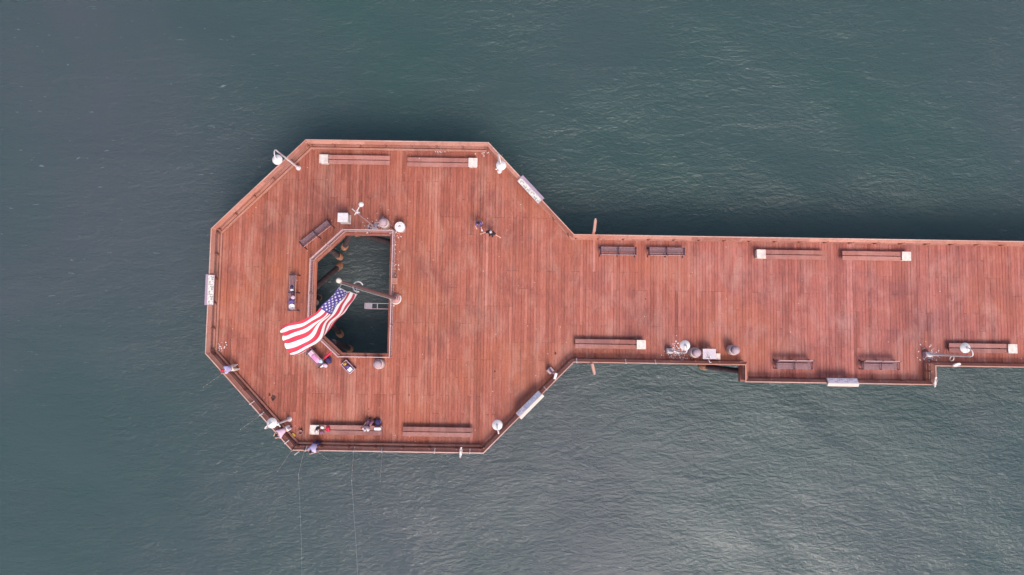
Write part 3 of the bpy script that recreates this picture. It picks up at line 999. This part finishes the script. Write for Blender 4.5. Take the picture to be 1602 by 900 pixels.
def flag():
    T = [P(531, 451, 17.2), P(513, 472, 17.2), P(494, 490, 17.0), P(466, 503, 16.7), P(436.5, 511.5, 16.3)]
    A = [P(540, 454.5, 16.1), P(525, 475, 16.5), P(503, 500, 16.4), P(474, 522, 16.2), P(443, 531, 15.9)]
    B = [P(548, 457.5, 15.0), P(533, 478, 15.4), P(513, 504, 15.5), P(491, 539, 15.4), P(455, 556, 15.2)]
    C = [P(558, 459.5, 13.6), P(547, 480, 14.0), P(525, 506, 14.2), P(494, 535, 13.9), P(466, 552, 13.9)]
    nu, nv = 90, 52
    vs, uvs = [], []
    for i in range(nu + 1):
        u = i / nu
        col = [catmull(x, u) for x in (T, A, B, C)]
        for j in range(nv + 1):
            v = j / nv
            tv = v / .9 if v < .6 else .6667 + (v - .6) / 1.2
            p = catmull(col, tv)
            w = (.05 + .09 * v) * u ** .6 * math.sin(7.5 * u * math.pi + 3.2 * v) + .05 * u * math.sin(17 * u + 9 * v)
            w += .15 * (1 - u) * math.sin(v * 12 + u * 5) + .03 * math.sin(v * 23 - u * 14)
            p = p + Vector((-.30 * w, .30 * w, w))
            if u > .96:
                p = p + Vector((.05 * math.sin(v * 40), .05 * math.cos(v * 31), 0)) * (u - .96) * 25
            vs.append(p); uvs.append((u, v))
    fs = []
    for i in range(nu):
        for j in range(nv):
            a = i * (nv + 1) + j
            fs.append((a, a + nv + 1, a + nv + 2, a + 1))
    me = bpy.data.meshes.new('flag')
    me.from_pydata(vs, [], fs)
    l = me.uv_layers.new(name='UVMap')
    for lp in me.loops:
        l.data[lp.index].uv = uvs[lp.vertex_index]
    me.polygons.foreach_set('use_smooth', [True] * len(me.polygons))
    me.materials.append(flag_mat())
    o = bpy.data.objects.new('flag', me)
    COL.objects.link(o)
    m = o.modifiers.new('thickness', 'SOLIDIFY'); m.thickness = .008
    tag(o, 'large red and white striped flag with starred blue canton flying over the well', 'flag')
    # snap hooks tying the hoist to the pole
    for z, e in ((17.1, T[0]), (13.6, C[0])):
        MB().tube([(FP.x, FP.y - .05, z), tuple(e)], .02, 6).build('snap_hook', M['galv'], o)
flag()

def platform():
    z = -.25
    a, b = P(571, 474.5, z), P(571, 483, z)
    t = thing('steel_platform', (a.x, (a.y + b.y) / 2, 0), 0, 'small steel grating on two bars reaching into the well', 'platform')
    hw = (a.y - b.y) / 2
    L = -9.5 - a.x
    for s in (-1, 1):
        MB().box((L / 2, s * hw, z), (L, .035, .06)).build('bar', M['pinksteel'], t)
    for x in (.0, .98):
        MB().box((x, 0, z), (.05, hw * 2 - .05, .05)).build('cross_bar', M['galv'], t)
    for k in range(7):
        MB().box((.09 + k * .075, 0, z + .01), (.05, hw * 2 - .055, .035)).build('grate_bar', M['galv'], t)
platform()
def stand():
    p = P(617.5, 440, 1.0)
    t = thing('square_stand', (p.x, p.y, 0), 0, 'small square wooden tray on a post right of the well', 'stand')
    MB().box((0, 0, .48), (.10, .10, .96)).build('post', M['rail'], t, tint=.3)
    MB().box((0, 0, .99), (.42, .42, .05), None, .01).build('tray', M['rail'], t, tint=.7)
    for k in range(4):
        a = k * math.pi / 2
        MB().box((.185 * math.cos(a), .185 * math.sin(a), 1.04), (.06, .43 if k % 2 == 0 else .31, .05), a).build('rim', M['rail_pale'], t, tint=.7)
stand()

# ------------------------------------------------------------------ people
def skin_mesh(name, verts, edges, radii, mat, parent=None, sub=1, root=0, extra=None):
    me = bpy.data.meshes.new(name)
    me.from_pydata([tuple(v) for v in verts], edges, [])
    o = bpy.data.objects.new(name, me)
    COL.objects.link(o)
    md = o.modifiers.new('skin', 'SKIN')
    md.use_smooth_shade = True
    for i, r in enumerate(radii):
        d = me.skin_vertices[0].data[i]
        d.radius = r if isinstance(r, tuple) else (r, r)
        d.use_root = (i == root)
    sb = o.modifiers.new('sub', 'SUBSURF'); sb.levels = sub; sb.render_levels = sub
    dg = bpy.context.evaluated_depsgraph_get()
    dg.update()
    nm = bpy.data.meshes.new_from_object(o.evaluated_get(dg))
    o.modifiers.clear()
    o.data = nm
    nm.name = name
    nm.materials.clear()
    nm.materials.append(mat)
    nm.polygons.foreach_set('use_smooth', [True] * len(nm.polygons))
    bpy.data.meshes.remove(me)
    if parent is not None:
        o.parent = parent
    return o

def person(loc, rz, label, top, legs_mat, hair, shoes, lean=0, knees=None, ankles=None, pelvis=(0, 0, .93), elbows=None, wrists=None,
           sleeves=.55, shorts=False, cap=None, headpitch=0.0, bulk=1.0):
    V = Vector
    pv = V(pelvis)
    up = V((0, math.sin(R(lean)), math.cos(R(lean))))
    fw = V((0, math.cos(R(lean)), -math.sin(R(lean))))
    waist = pv + up * .20
    chest = pv + up * .42
    nb = pv + up * .56
    hl = R(lean * .6 + headpitch)
    hu = V((0, math.sin(hl), math.cos(hl)))
    hf = V((0, math.cos(hl), -math.sin(hl)))
    nk = nb + hu * .07 + up * .02
    hb = nk + hu * .06 + hf * .015
    ht = hb + hu * .13
    sh = [chest + up * .09 + V((s * .185, 0, 0)) for s in (-1, 1)]
    hip = [pv + V((s * .095, 0, -.04)) for s in (-1, 1)]
    knees = knees or [(-.10, .03, .49), (.10, .03, .49)]
    ankles = ankles or [(-.11, -.02, .08), (.11, -.02, .08)]
    elbows = elbows or [sh[0] + V((-.06, -.02, -.29)), sh[1] + V((.06, -.02, -.29))]
    wrists = wrists or [V(elbows[0]) + V((0, .10, -.24)), V(elbows[1]) + V((0, .10, -.24))]
    knees, ankles, elbows, wrists = [[V(p) for p in q] for q in (knees, ankles, elbows, wrists)]
    t = tag(empty('person', loc, rz), label, 'person')
    t.scale = (1.06,) * 3
    v, e, r = [pv, waist, chest, nb, nk, hb, ht], [(0, 1), (1, 2), (2, 3), (3, 4), (4, 5), (5, 6)], [(.125, .10), (.12, .095), (.145, .105), (.09, .07), .052, (.078, .092), (.074, .086)]
    def add(p, par, rad):
        v.append(p); r.append(rad); e.append((par, len(v) - 1)); return len(v) - 1
    add(hb + hf * .098 + hu * .02, 5, .018)                                  # nose
    for s in (-1, 1):
        add(hb + V((s * .09, 0, 0)) + hu * .025, 5, .018)                    # ears
    for s in (0, 1):
        a = add(hip[s], 0, .088); b = add(knees[s], a, .058); c = add(ankles[s], b, .040)
        d = (knees[s] - ankles[s]); toe = ankles[s] + V((0, .15, -.045))
        add(toe, c, .032)
        a = add(sh[s], 2, .060); b = add(elbows[s], a, .042); c = add(wrists[s], b, .028)
        d = (wrists[s] - elbows[s]).normalized()
        side = d.cross(V((0, 0, 1)) if abs(d.z) < .9 else V((0, 1, 0))).normalized()
        nrm = side.cross(d).normalized()
        if nrm.z > 0 and abs(d.z) < .9:
            nrm = -nrm
        pm = add(wrists[s] + d * .075, c, (.036, .018))
        for k, ln in enumerate((.062, .076, .080, .070)):                    # four fingers, slightly curled
            b0 = wrists[s] + d * .085 + side * (k - 1.5) * .021
            f1 = add(b0 + d * ln * .5, pm, .0095)
            add(b0 + d * ln * .9 + nrm * ln * .45, f1, .008)
        th = add(wrists[s] + d * .05 - side * .045, c, .011)                 # thumb from the side of the palm
        add(wrists[s] + d * .085 - side * .055 + nrm * .02, th, .0095)
    body = skin_mesh('body', v, e, r, M['skin'], t)
    # shirt
    v2, e2, r2 = [pv + up * .02, waist, chest, pv + up * .535], [(0, 1), (1, 2), (2, 3)], [(.185, .15), (.178, .15), (.20, .16), (.10, .085)]
    for s in (0, 1):
        v2.append(sh[s] + up * .005); r2.append(.10); e2.append((2, len(v2) - 1))
        v2.append(sh[s].lerp(elbows[s], sleeves if sleeves <= 1 else 1)); r2.append(.085); e2.append((len(v2) - 2, len(v2) - 1))
        if sleeves > 1:
            v2.append(elbows[s].lerp(wrists[s], sleeves - 1)); r2.append(.058); e2.append((len(v2) - 2, len(v2) - 1))
    mul = lambda q: tuple(x * bulk for x in q) if isinstance(q, tuple) else q * bulk
    r2 = [mul(q) for q in r2]
    skin_mesh('shirt', v2, e2, r2, top, t)
    v3, e3, r3 = [pv + up * .06, pv - V((0, 0, .02))], [(0, 1)], [(.17, .14), (.175, .145)]
    for s in (0, 1):
        v3.append(hip[s] - V((0, 0, .02))); r3.append(.128); e3.append((1, len(v3) - 1)); a = len(v3) - 1
        if shorts:
            v3.append(hip[s].lerp(knees[s], .8)); r3.append(.118); e3.append((a, len(v3) - 1))
        else:
            v3.append(knees[s]); r3.append(.098); e3.append((a, len(v3) - 1))
            v3.append(ankles[s].lerp(knees[s], .12)); r3.append(.08); e3.append((len(v3) - 2, len(v3) - 1))
    skin_mesh('trousers', v3, e3, [mul(q) for q in r3], legs_mat, t)
    for s in (0, 1):
        a = ankles[s]
        MB().ball((a.x, a.y + .06, a.z - .03), (.05, .14, .05), 12).build('shoe', shoes, t, True)
    fr = Matrix((V((1, 0, 0)), hf, hu)).transposed()
    hc = hb + hu * .085 - hf * .012
    if cap:
        c = MB().ball(hc + hu * .02, (.105, .118, .085), 14, fr).build('cap', cap, t, True)
        MB().box(hc + hf * .14 + hu * .0, (.15, .13, .015), fr, .005).build('cap_peak', cap, c)
    else:
        MB().ball(hc + hu * .005 - hf * .008, (.100, .112, .105), 14, fr).build('hair', hair, t, True)
    for s in (-1, 1):
        MB().ball(hb + hf * .088 + hu * .045 + V((s * .032, 0, 0)), .011, 8).build('eye', M['rubber'], body)
    return t

def yaw(dx, dy):
    return math.atan2(-dx, dy)      # local +y -> (dx, dy)
people_z = .0
p = P(750, 354, 0)
person((p.x, p.y, 0), yaw(.3, -1), 'person in navy top and pale shorts walking across the open octagon deck', M['purple'], M['navy'], M['hair_dark'], M['whitecloth'],
       lean=6, knees=[(-.10, .16, .50), (.10, -.02, .50)], ankles=[(-.10, .26, .10), (.10, -.26, .13)], shorts=True,
       elbows=[(-.27, -.12, 1.14), (.27, .05, 1.14)], wrists=[(-.28, -.05, .90), (.25, .24, .96)], bulk=1.3)
p = P(769, 367.5, 0)
person((p.x, p.y, 0), yaw(-.25, -1), 'person in black with both bare arms held out beside the walking person', M['blackcloth'], M['blackcloth'], M['hair_grey'], M['blackcloth'],
       lean=4, elbows=[(-.42, .10, 1.24), (.42, .12, 1.26)], wrists=[(-.66, .16, 1.16), (.64, .26, 1.18)], sleeves=.75, bulk=1.15)
nSW = Vector((-.727, -.687, 0))
p = P(371, 574.5, 0)
person((p.x, p.y, 0), yaw(-.9, -.42), 'angler in cream trousers and lilac shirt fishing at the left lower slope', M['lilaccloth'], M['cream'], M['hair_dark'], M['whitecloth'],
       lean=24, pelvis=(0, .10, .90), elbows=[(-.28, .42, 1.12), (.28, .40, 1.10)], wrists=[(-.14, .66, 1.16), (.12, .62, 1.12)], cap=M['red'],
       knees=[(-.14, .05, .49), (.14, .05, .49)], ankles=[(-.17, -.06, .08), (.17, -.06, .08)], bulk=1.3)
p = P(455, 668, 0)
person((p.x, p.y, 0), yaw(-.80, -.60), 'angler in pale top bending over the rail beside the lower left lamp', M['palepink'], M['whitecloth'], M['hair_dark'], M['blue'],
       lean=50, pelvis=(0, .10, .90), elbows=[(-.29, .62, 1.15), (.29, .60, 1.15)], wrists=[(-.15, .84, 1.18), (.16, .83, 1.20)], sleeves=1.4, headpitch=12, bulk=1.1)
p = P(499.5, 690.5, 0)
person((p.x, p.y, 0), yaw(-.35, -1), 'angler in lilac and white shirt leaning over the bottom rail', M['lilaccloth'], M['navy'], M['hair_dark'], M['navy'],
       lean=40, pelvis=(0, .10, .90), elbows=[(-.34, .50, 1.16), (.34, .48, 1.16)], wrists=[(-.10, .66, 1.22), (.12, .68, 1.25)], sleeves=.8, bulk=1.4)
p = P(575.5, 669, .45)
person((p.x, p.y, 0), yaw(.28, 1), 'person in plaid shirt and plum trousers seated on the bottom bench', M['plaid'], M['plum'], M['hair_grey'], M['blackcloth'],
       lean=-4, pelvis=(0, 0, .585), knees=[(-.12, .44, .56), (.14, .44, .56)], ankles=[(-.12, .50, .10), (.24, .52, .10)],
       elbows=[(-.30, .02, .86), (.30, .05, .86)], wrists=[(-.22, .25, .74), (.2, .27, .74)], sleeves=.6, bulk=1.2)

# ------------------------------------------------------------------ fishing rods and lines
def rod(bx, by, bz, tx, ty, tz, label, line=None):
    a, b = P(bx, by, bz), P(tx, ty, tz)
    t = thing('fishing_rod', a, 0, label, 'fishing rod', 'fishing rods over the rail')
    d = b - a
    pts = [d * k / 6 + Vector((0, 0, -.10 * (k / 6) ** 2 + .1 * k / 6)) for k in range(7)]
    MB().tube(pts, [.014, .012, .010, .009, .008, .006, .005], 6).build('blank', M['rod'], t)
    u = d.normalized()
    MB().tube([u * -.5, u * .02], .022, 8).build('handle', M['rubber'], t)
    r = MB().lathe([(.045, -.03), (.05, 0), (.045, .03)], u * .12 + Vector((0, 0, -.07)), 10).build('reel', M['galv'], t)
    for k in range(2, 7):
        q = pts[k]
        MB().box(q + Vector((0, 0, -.02)), (.028, .028, .035), ang(Vector(), d)).build('line_guide', M['white'], t)
    if line:
        e = P(line[0], line[1], ZW)
        tip = pts[-1] + a
        o = MB().tube([tip, tip.lerp(e, .5) + Vector((0, 0, -.15)), e], .003, 5).build('fishing_line', M['fishline'])
        tag(o, line[2], 'fishing line', 'fishing lines running into the sea')
rod(352, 582, 1.2, 318, 606, 2.3, 'fishing rod held by the angler in cream trousers')
rod(412, 647, 1.2, 376, 672, 2.4, 'fishing rod propped on the rail above the lower left lamp')
rod(457, 704, 1.2, 434, 738, 2.6, 'fishing rod propped at the lower left corner of the rail')
rod(476, 703.5, 1.2, 467, 742, 2.6, 'fishing rod propped just left of the lilac shirted angler', (473, 925, 'pale fishing line from the rod left of the lilac shirted angler'))
rod(496, 706, 1.25, 513, 719, 1.9, 'short fishing rod held by the lilac shirted angler')
rod(553.5, 704, 1.2, 550, 752, 2.6, 'fishing rod on the bottom rail below the seated person, left of two', (561, 925, 'pale fishing line below the seated person'))
rod(598.5, 705, 1.2, 594.5, 753, 2.6, 'fishing rod on the bottom rail between the two lower benches')

# rod rests and stubs on the rail
for x, y, q in ((402.5, 622.5, 6), (411, 646, 6), (451.5, 689, 6), (471, 703, 6), (479, 701.5, 7), (553.5, 705, 7), (597.5, 706, 7), (680, 705, 7), (735, 706, 7),
                (853.5, 608, 8), (902, 563.5, 9), (1025.5, 565, 9), (979, 566, 9)):
    p = P(x, y, 1.1)
    a, b = RIM[q - 1 if q != 7 else 6], RIM[q if q != 7 else 7]
    d = (b - a).normalized(); n = Vector((-d.y, d.x, 0))
    s = (p - a).dot(d); c = a + d * s
    MB().tube([c + n * .30 + Vector((0, 0, .92)), c + n * .06 + Vector((0, 0, 1.22)), c + n * .0 + Vector((0, 0, 1.28))], .035, 8).build('rod_rest', M['white'], pier)

# ------------------------------------------------------------------ bags and gear
def bag(px, py, z, size, rz, mat, label, cat='bag', name='bag', handles=True, band=None):
    p = P(px, py, z + size[2] / 2)
    t = thing(name, (p.x, p.y, z), R(rz), label, cat)
    sx, sy, sz = size
    n = 14
    prof = [(.86, 0), (1.0, .12), (1.02, .5), (.9, .82), (.55, .97), (.12, 1.0)]
    vs, fs = [], []
    for r_, zz in prof:
        for k in range(n):
            a = 2 * math.pi * k / n
            c_, s_ = math.cos(a), math.sin(a)
            q = .5 * r_ * (1 + .05 * math.sin(3 * a + zz * 5))
            vs.append((sx * q * math.copysign(abs(c_) ** .6, c_), sy * q * math.copysign(abs(s_) ** .6, s_), sz * zz))
    for i in range(len(prof) - 1):
        for k in range(n):
            j = (k + 1) % n
            fs.append((i * n + k, i * n + j, (i + 1) * n + j, (i + 1) * n + k))
    fs += [tuple(range(n - 1, -1, -1)), tuple(range((len(prof) - 1) * n, len(prof) * n))]
    MB().add(vs, fs).build('body', mat, t, True)
    if handles:
        for s in (-1, 1):
            MB().tube([(-sx * .2, s * sy * .12, sz * .93), (-sx * .12, s * sy * .2, sz * 1.12), (sx * .12, s * sy * .2, sz * 1.12), (sx * .2, s * sy * .12, sz * .93)], .014, 6).build('handle', band or mat, t, True)
    return t
def cooler(px, py, z, size, rz, mat, lid, label):
    p = P(px, py, z + size[2] / 2)
    t = thing('cool_box', (p.x, p.y, z), R(rz), label, 'cool box')
    MB().box((0, 0, size[2] * .39), (size[0] * .94, size[1] * .94, size[2] * .78), None, .025).build('body', mat, t)
    l = MB().box((0, 0, size[2] * .895), (size[0], size[1], size[2] * .2), None, .02).build('lid', lid, t)
    MB().tube([(-size[0] * .4, 0, size[2] * .8), (-size[0] * .3, 0, size[2] * 1.12), (size[0] * .3, 0, size[2] * 1.12), (size[0] * .4, 0, size[2] * .8)], .014, 6).build('handle', lid, t)
    return t
SEAT = .475
# on the bench left of the well
bag(456.5, 449.5, SEAT, (.22, .22, .16), 0, M['navy'], 'small dark pouch, uppermost on the bench left of the well', handles=False, name='pouch')
bag(456.5, 453.8, SEAT, (.26, .16, .10), 0, M['whitecloth'], 'folded cream cloth on the bench left of the well', 'cloth', 'folded_cloth', False)
bag(457.5, 458.5, SEAT, (.26, .24, .2), 20, M['iron'], 'dark brown bag in the middle of the bench left of the well')
bag(458.5, 465.5, SEAT, (.32, .30, .2), 35, M['palepink'], 'crumpled pale pink bag on the bench left of the well')
bag(456, 472.5, SEAT, (.46, .34, .28), 10, M['purple'], 'purple and dark bag next to the white bucket')
def bucket(px, py, z, label, mat, r=.17, h=.32):
    p = P(px, py, z + h)
    t = thing('bucket', (p.x, p.y, z), 0, label, 'bucket')
    MB().lathe([(r * .78, 0), (r, h), (r * 1.08, h), (r * 1.08, h - .02), (r, h - .03), (r * .92, h - .02), (r * .74, .03), (.01, .03)], n=18).build('body', mat, t, 40)
    MB().tube([(r * 1.05 * math.cos(a), -.03 - .9 * r * math.sin(a), h + .02) for a in [math.pi * k / 10 for k in range(11)]], .009, 6).build('handle', M['galv'], t, True)
bucket(456.5, 480, SEAT, 'white bucket at the lower end of the bench left of the well', M['whitecloth'], .21)
# on the bench under the flag
cooler(487.5, 553.5, SEAT, (.50, .40, .22), -46, M['palepink'], M['palepink'], 'pale pink box nearest the flag on the diagonal bench')
bag(494, 560.5, SEAT, (.80, .44, .30), -46, M['pinkbag'], 'long pink and lilac holdall on the diagonal bench')
bag(501.5, 565, SEAT, (.36, .34, .30), -10, M['paleblue'], 'pale blue white bag at the lower end of the diagonal bench')
bag(503, 571, .012, (.38, .36, .34), 20, M['whitecloth'], 'white bag on the deck at the end of the diagonal bench')
bag(508.5, 571.5, .012, (.40, .30, .34), -30, M['palepink'], 'pinkish white bag on the deck beside the dark rucksack')
def rucksack(px, py, z, label, mat, rz=0):
    p = P(px, py, z + .2)
    t = thing('rucksack', (p.x, p.y, z), R(rz), label, 'rucksack')
    MB().ball((0, 0, .22), (.22, .30, .22), 14).build('body', mat, t, True)
    MB().ball((.14, 0, .16), (.12, .2, .14), 12).build('front_pocket', M['purple'], t, True)
    for s in (-1, 1):
        MB().tube([(-.16, s * .1, .38), (-.24, s * .13, .28), (-.22, s * .12, .08)], .025, 6).build('strap', M['rubber'], t, True)
rucksack(514, 564, .012, 'dark rucksack on the deck below the red umbrella', M['navy'], 40)
def umbrella():
    a, b = P(506, 562, .75), P(519.5, 549.5, 1.1)
    t = thing('folded_umbrella', a, 0, 'furled red umbrella leaning from the diagonal bench to the well railing', 'umbrella')
    d = b - a; u = d.normalized()
    MB().tube([u * .08, u * .18, d * .5, d * .85, d * .97], [.03, .09, .085, .06, .025], 10).build('canopy', M['red'], t, True)
    MB().tube([u * -.12, d * 1.08], .014, 6).build('shaft', M['galv'], t)
    MB().tube([u * -.12, u * -.2 + Vector((0, 0, -.02)), u * -.2 + Vector((0, 0, -.09))], .018, 6).build('handle', M['rubber'], t, True)
umbrella()
# wagon below the well
def wagon():
    p = P(545, 574, .3)
    a = math.atan2(-12, 12)
    t = thing('wagon', (p.x, p.y, 0), a, 'small open wagon of gear on the deck below the well', 'wagon')
    L, W_ = 1.0, .56
    MB().box((0, 0, .27), (L, W_, .03)).build('floor', M['plum'], t)
    for s in (-1, 1):
        MB().box((0, s * (W_ / 2 - .015), .40), (L, .03, .24), None, .006).build('side_panel', M['palepink'], t)
        MB().box((s * (L / 2 - .015), 0, .395), (.03, W_ - .064, .22), None, .006).build('end_panel', M['palepink'], t)
        for q in (-1, 1):
            w = MB().lathe([(.11, -.03), (.125, -.02), (.125, .02), (.11, .03)], (q * .36, s * (W_ / 2 + .03), .125), 16, Matrix.Rotation(R(90), 3, 'X')).build('wheel', M['rubber'], t, 40)
            MB().lathe([(.05, -.034), (.05, .034)], (q * .36, s * (W_ / 2 + .03), .125), 10, Matrix.Rotation(R(90), 3, 'X')).build('hub', M['galv'], w)
    MB().box((0, 0, .2), (.78, .06, .1)).build('axle_beam', M['iron'], t)
    MB().tube([(-L / 2, 0, .24), (-L / 2 - .35, .02, .32), (-L / 2 - .45, .02, .6)], .018, 6).build('draw_handle', M['iron'], t)
wagon()
bag(539.5, 569.5, .29, (.26, .24, .34), 10, M['yellow'], 'yellow bag at the upper end of the wagon')
bag(544, 574, .29, (.26, .30, .30), -40, M['purple'], 'purple bag in the middle of the wagon')
cooler(548, 578, .29, (.28, .34, .34), -45, M['paleblue'], M['whitecloth'], 'pale blue and white cool box at the lower end of the wagon')
# on and around the lower left bench
bag(497, 670.5, .605, (.34, .2, .13), 25, M['blackcloth'], 'black bag on the cluttered pale bench block')
bag(494.5, 675, .605, (.28, .24, .10), 60, M['galv'], 'crumpled grey plastic bag on the cluttered pale bench block', handles=False)
bag(504, 669, SEAT, (.26, .19, .14), -20, M['whitecloth'], 'small white bag on the bench beside the cluttered block', handles=False)
bag(513.2, 671.5, SEAT, (.28, .42, .26), 8, M['red'], 'bright red bag on the lower left bench')
bag(503.5, 677, SEAT, (.30, .24, .12), 0, M['plum'], 'dark plum bag on the bench beside the cluttered block', handles=False)
bag(567.5, 670, SEAT, (.30, .12, .10), 10, M['red'], 'narrow red pouch on the bench left of the seated person', handles=False, name='pouch')
cooler(590.8, 671, SEAT, (.50, .22, .2), 0, M['paleblue'], M['whitecloth'], 'long pale blue and white box on the bench right of seated person')
rucksack(591, 661, .012, 'dark rucksack on the deck at the feet of the seated person', M['navy'], 20)
bag(459.5, 680, .012, (.34, .18, .12), -45, M['yellow'], 'yellow bag on the deck beside the bending angler', handles=False)
bucket(470, 676.5, .012, 'dark brown bucket on the deck left of the cluttered bench', M['polered'], .15, .26)

# ------------------------------------------------------------------ birds
def bird(px, py, z, rz, label, mats, s=1.0):
    p = P(px, py, z)
    t = thing('gull', (p.x, p.y, z - .0), R(rz), label, 'bird', 'gulls perched on the railing')
    a, w, k = mats
    MB().tube([(-.24 * s, 0, .15 * s), (-.12 * s, 0, .15 * s), (0, 0, .17 * s), (.12 * s, 0, .20 * s), (.17 * s, 0, .26 * s), (.20 * s, 0, .31 * s), (.25 * s, 0, .31 * s)],
              [.02 * s, .07 * s, .10 * s, .085 * s, .055 * s, .055 * s, .03 * s], 12).build('body', a, t, True)
    for q in (-1, 1):
        MB().ball((-.08 * s, q * .075 * s, .18 * s), (.24 * s, .035 * s, .07 * s), 12, Matrix.Rotation(R(-6 * q), 3, 'Z')).build('wing', w, t, True)
        MB().tube([(.01 * s, q * .04 * s, .1 * s), (.02 * s, q * .04 * s, .0)], .010, 6).build('leg', k, t)
    MB().tube([(.25 * s, 0, .31 * s), (.32 * s, 0, .29 * s)], [.018 * s, .006 * s], 8).build('beak', k, t)
    MB().box((-.30 * s, 0, .15 * s), (.16 * s, .09 * s, .02 * s), None, .004).build('tail', a, t)
bird(1492, 571, 1.17, 190, 'white gull on the rail below the far right bench', (M['whitecloth'], M['feather'], M['beak']), 1.15)
bird(1459.5, 599, 1.17, 250, 'pale brown bird on the corner of the widened walkway', (M['feather'], M['featherdark'], M['beak']), 1.25)
bird(721, 708.5, 1.17, 265, 'pale brown bird on the bottom rail facing the water', (M['feather'], M['featherdark'], M['beak']), 1.15)

# ------------------------------------------------------------------ droppings round the lamp feet
def droppings():
    rnd = random.Random(21)
    mb = MB()
    for cx, cy, sx, sy, n in ((1062, 554, 9, 5, 110), (1058, 540, 4, 5, 18), (1455, 556, 9, 7, 90), (585, 353, 7, 5, 110), (616, 362, 6, 4, 40), (614, 390, 2.5, 16, 50), (616, 440, 4, 30, 30), (690, 236, 6, 2, 25), (760, 238, 9, 2, 18), (345, 545, 5, 4, 25)):
        for _ in range(n):
            p = P(rnd.gauss(cx, sx), rnd.gauss(cy, sy), .02)
            if -15.6 < p.x < -9.45 and -1.8 < p.y < 7.8:
                continue
            r = rnd.uniform(.015, .055)
            k = 7
            pts = [(p.x + r * rnd.uniform(.6, 1.3) * math.cos(2 * math.pi * i / k), p.y + r * rnd.uniform(.6, 1.5) * math.sin(2 * math.pi * i / k)) for i in range(k)]
            mb.prism([(x, y, .010) for x, y in pts], [(x, y, .016) for x, y in pts])
    o = mb.build('bird_droppings', M['dropping'])
    tag(o, 'white bird droppings spattered on the deck boards', 'droppings', kind='stuff')
droppings()
def stains():
    rnd = random.Random(4)
    mb = MB()
    for cx, cy, r in ((421.5, 617.5, .10), (428, 622, .17), (427, 626, .10), (869, 553, .09), (774, 581, .06), (577, 640, .05), (1010, 468, .05), (640, 618, .05)):
        p = P(cx, cy, 0)
        k = 12
        pts = [(p.x + r * rnd.uniform(.6, 1.2) * math.cos(2 * math.pi * i / k), p.y + r * rnd.uniform(.9, 1.6) * math.sin(2 * math.pi * i / k)) for i in range(k)]
        mb.prism([(x, y, .009) for x, y in pts], [(x, y, .013) for x, y in pts])
    o = mb.build('dark_stains', M['stain'])
    tag(o, 'small dark brown stains soaked into the deck boards', 'stain', kind='stuff')
stains()
